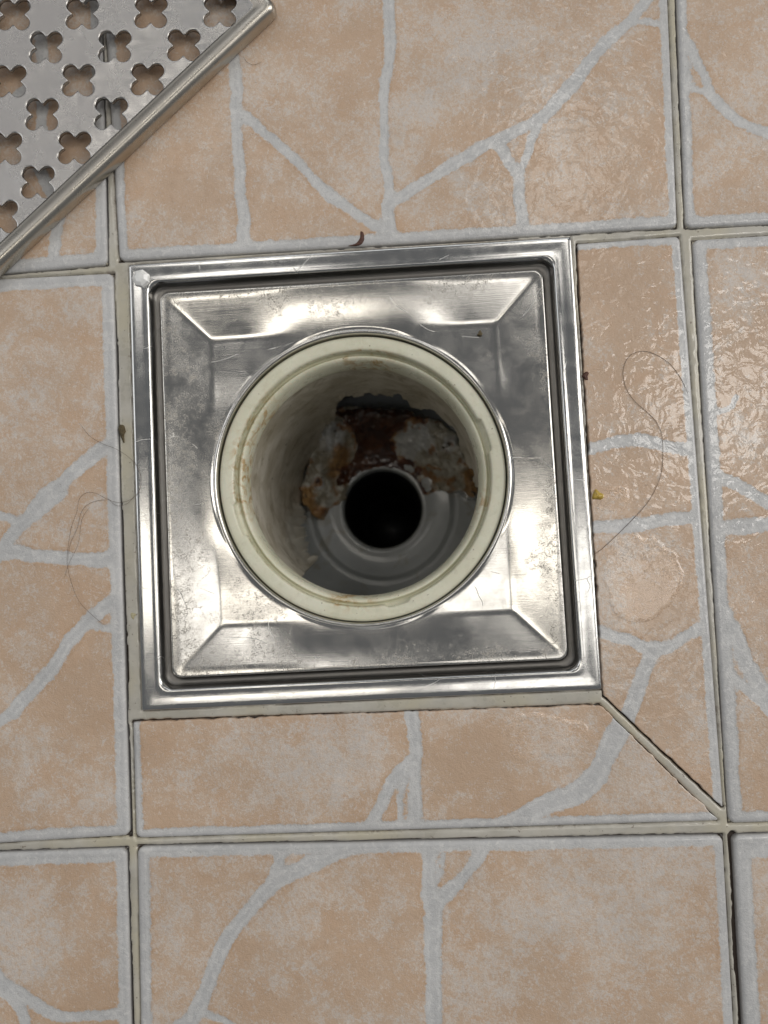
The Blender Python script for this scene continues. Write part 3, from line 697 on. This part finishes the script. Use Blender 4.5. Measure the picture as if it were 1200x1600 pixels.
# the pool of dark sludge lying on the crust
SL = smooth_pl(np.array([(522,646),(560,638),(610,640),(648,648),(632,658),(620,668),(606,680),(612,700),(622,716),(612,724),(598,727),(575,729),(556,738),(544,752),(530,760),(526,745),(545,728),(556,706),(556,684),(545,664),(522,646)], float), 5)[:-1]
us = np.arange(512, 660, 1.5); vs = np.arange(628, 770, 1.5); U, Vv = np.meshgrid(us, vs, indexing='ij')
ju = U+fbm(U, Vv, 8, 620, 3)*4; jv = Vv+fbm(U, Vv, 8, 630, 3)*4; sd = poly_sdf(ju, jv, SL)
zc, sdc = crust_z(U, Vv); zz = zc+.9*np.sqrt(np.clip(-sd/6, 0, 1))-.5*np.clip(sd/1.5, 0, 1.5)-.1
ok = (sd < 2.0) & (sdc < 0); kp = ok[:-1,:-1] & ok[1:,:-1] & ok[1:,1:] & ok[:-1,1:]
Vx, Fx, _ = compact(P(U, Vv, zz).reshape(-1, 3), grid_faces(len(us), len(vs), keep=kp)); c_ = Vx.mean(0)
sl = mesh('sludge', Vx, Fx, M_sludge, origin=c_); tag(sl, 'dark red-brown glossy sludge in the middle of the scale crust, above the pipe mouth', 'sludge')

# ------------------------------------------------------------------ grate lying on the tiles
GZT = 5.5
cA = P(437, 16, 3.0)[:2]; cB = P(0, 431, 2.0)[:2]
e1 = dirn(cA, cB); e2 = np.array([e1[1], -e1[0]])
if e2@(P(0,0)[:2]-cA) < 0: e2 = -e2
SIDE = 138.0
ctr = cA+(e1+e2)*SIDE/2
grate = empty('drain_grate', (ctr[0], ctr[1], 0))
tag(grate, 'square stainless steel grate punched with clover-shaped holes, lifted off and lying cornerwise on the tiles', 'drain grate')
def to_w(V):
    V = np.asarray(V, float); o = V.copy()
    # local +x = -e1 (towards the visible corner), local +y = -e2
    o[:, :2] = ctr+V[:, :1]*(-e1)+V[:, 1:2]*(-e2); return o
flip = np.cross(np.append(-e1,0), np.append(-e2,0))[2] < 0
fl = (lambda f: f[:, ::-1]) if flip else (lambda f: f)
# rolled rim
h = SIDE/2
rings = [(h-2,2,.6),(h-.6,2.8,.3),(h-.1,3,.9),(h,3.2,1.8),(h,3.2,3.4),(h-.2,3.1,4.6),(h-.8,2.8,5.7),(h-1.7,2.4,6.3),(h-2.6,2.2,6.3),(h-3.7,2.0,6.15),(h-4.8,1.8,5.8),(h-5.7,1.7,5.58),(h-6.3,1.6,GZT+.01),(h-6.4,1.5,GZT-.4)]
Vr, Fr = loft_sq(rings, lambda x, y: fbm(x, y, 30, 9, 2)*.15)
mesh('rim', to_w(Vr), fl(Fr), M_rim, grate)
# punched plate
NH = 8; PA, PB = 17.0, 16.6; OA, OB = h-15.5, h-12.8       # pitch and first row along the two edges
def clover(nper=64, d=4.1, r=2.65):
    t_ = np.linspace(0, 2*math.pi, nper, endpoint=False)
    best = np.zeros(nper)
    for c_ in ((d,0),(0,d),(-d,0),(0,-d)):
        b_ = c_[0]*np.cos(t_)+c_[1]*np.sin(t_); disc = b_*b_-(d*d-r*r)
        best = np.maximum(best, np.where(disc > 0, b_+np.sqrt(np.maximum(disc, 0)), 0))
    best = np.maximum(best, 3.5)
    # soften the waists
    best = (np.roll(best, 1)+best*2+np.roll(best, -1))/4
    return t_, best
t_, rc = clover(); nper = len(t_)
Vp = []; Fp = []; base = 0
sq = np.minimum(.5*PA/np.maximum(np.abs(np.cos(t_)), 1e-6), .5*PB/np.maximum(np.abs(np.sin(t_)), 1e-6))
for i in range(NH):
    for j in range(NH):
        cx, cy = OA-i*PA, OB-j*PB
        wv = .0
        lay = [(sq, GZT), (rc+.75+.0*sq, GZT+.0), (rc+.3, GZT+.02), (rc+.05, GZT-.12), (rc, GZT-.4), (rc+.02, GZT-1.5), (rc+.6, GZT-1.6), (sq, GZT-1.6)]
        for li, (R_, z_) in enumerate(lay):
            for k, (a_, r_) in enumerate(zip(t_, R_)):
                x, y = r_*math.cos(a_), r_*math.sin(a_)
                if li in (0, len(lay)-1) and k % 16 == 8: x, y = math.copysign(PA/2, x), math.copysign(PB/2, y)    # the cell's own corner
                Vp.append((cx+x, cy+y, z_))
        for l in range(len(lay)-1):
            for k in range(nper):
                k2 = (k+1) % nper; Fp.append((base+l*nper+k, base+l*nper+k2, base+(l+1)*nper+k2, base+(l+1)*nper+k))
        base += len(lay)*nper
x1, y1 = OA+PA/2, OB+PB/2; x0, y0 = x1-NH*PA, y1-NH*PB; e_ = h-4.8
for (xa, ya, xb, yb) in ((x1, -e_, e_, e_), (max(x0, -e_), y1, x1, e_), (max(x0, -e_), -e_, x1, y0)):
    if xb > xa and yb > ya:
        Vp += [(xa,ya,GZT),(xb,ya,GZT),(xb,yb,GZT),(xa,yb,GZT)]; Fp.append((base+3,base+2,base+1,base)); base += 4
Vp = np.array(Vp); Vp[:, 2] += fbm(Vp[:,0], Vp[:,1], 34, 401, 2)*.12
Fp = np.array(Fp)
mesh('plate', to_w(Vp), fl(Fp[:, ::-1]), M_grate, grate)

# ------------------------------------------------------------------ hairs and crumbs
def hair(pts, label, rad=.07, zt=.15, extra=0):
    p = smooth_pl(pts, 10); z = np.full(len(p), zt)+np.abs(fbm(p[:,0], p[:,1], 40, 500, 2))*.5+extra
    W = P(p[:,0], p[:,1], z); r = np.full(len(p), rad); r[:6] *= np.linspace(.4, 1, 6); r[-6:] *= np.linspace(1, .4, 6)
    c = W.mean(0); o = tube('hair', W, r, M_hair, origin=c); tag(o, label, 'hair'); return o
hair([(1075,615),(1063,590),(1045,567),(1020,552),(1000,549),(984,556),(975,572),(974,590),(980,610),(992,627),(1010,643),(1026,660),(1034,680),(1036,706),(1034,735),(1026,760),(1012,785),(990,810),(965,835),(940,858),(925,868)],
     'long thin hair curling into a loop on the wet tile right of the drain')
hair([(124,661),(140,681),(160,693),(180,701),(198,712),(212,726),(220,745),(218,765),(205,780),(185,785),(168,780),(150,771),(135,770),(124,780),(120,800),(112,822),(107,850),(105,880),(112,912),(124,940),(145,962),(163,977)],
     'long dark hair curving down the tile left of the steel frame', .06, extra=.7)
hair([(228,800),(236,780),(228,760)], 'tiny hair snippet on the left steel frame edge', .04, extra=1.3)
hair([(170,780),(150,783),(135,790),(126,803),(121,824),(110,850),(106,875)], 'short brown hair beside the long one left of the drain', .05, .2)
hair([(380,88),(386,97),(397,101),(410,96)], 'short fine hair on the tile just below the grate corner', .05)
hair([(226,802),(232,840),(236,870)], 'fine hair stuck to the lower left steel frame', .03, extra=1.15)
hair([(166,776),(182,790),(200,786),(212,772)], 'short dark hair loop crossing the grout left of the drain', .05, .2)
hair([(100,905),(108,880),(122,850),(128,812),(140,792)], 'wispy hair lying beside the long hair left of the drain', .045, .2)
def crumb(px, w_, h_, ang_, z, hgt, mat, label, cat='crumb', seed=0, name='crumb'):
    a_ = math.radians(ang_); pts = []
    for k in range(9):
        t2 = 2*math.pi*k/9; r_ = 1+.25*math.sin(3*t2+seed)+.15*math.cos(5*t2+seed*2)
        x, y = w_*r_*math.cos(t2), h_*r_*math.sin(t2); pts.append((px[0]+x*math.cos(a_)-y*math.sin(a_), px[1]+x*math.sin(a_)+y*math.cos(a_)))
    return blob(name, pts, z, hgt, min(w_, h_)*1.0, mat, label, cat, step=max(.5, min(w_, h_)/5), namp=hgt*.5, nsize=1.0, seed=seed, smooth_edge=.08)
crumb((191,675), 4.5, 13, -6, -.25, .9, M_brown, 'dark brown ribbed crumb on the grout left of the drain', seed=3)
crumb((915,587), 4.5, 6.5, 10, .0, .8, M_maroon, 'maroon speck on the tile edge right of the drain', seed=5)
crumb((934,774), 9, 7, 20, .05, 1.1, M_yellow, 'bright yellow soft crumb on the wet tile right of the drain', seed=8)
crumb((208,962), 4, 5, 0, -.25, .15, M_dull, 'small dull yellow smear on the grout left of the drain', 'smear', 9, 'smear')
crumb((600,995), 4, 6, 30, -3.6, .5, M_yellow, 'tiny beige flake on the lower steel slope', 'flake', 4, 'flake')
crumb((750,521), 3, 3.5, 0, -3.7, .4, M_brown, 'tiny rust spot on the upper right of the steel tray', 'speck', 6, 'speck')
blob('chip', [(545,384),(556,380),(562,372),(563,362),(568,364),(569,376),(562,383)], -.1, .5, 4, M_maroon, 'thin dark red-brown chip stuck at the tile edge above the steel frame', 'chip', step=.8, namp=.3, nsize=1, seed=12, smooth_edge=.1)

# water
PUD = [([(785,1120),(810,1112),(850,1116),(890,1125),(915,1135),(912,1165),(880,1185),(845,1178),(825,1195),(800,1180),(790,1150)], 'thin water film on the tile under the lower right of the drain'),
       ([(955,850),(985,835),(1030,842),(1060,870),(1065,910),(1040,950),(1000,975),(960,960),(945,900)], 'broad thin water film on the tile right of the drain'),
       ([(945,765),(975,760),(985,780),(965,800),(935,790)], 'small water bead around the yellow crumb')]
for i, (pl, lb) in enumerate(PUD):
    blob('water_film', pl, .02, .28, 7, M_water, lb, 'water', step=2.0, namp=.05, nsize=9, seed=20+i, smooth_edge=.8)
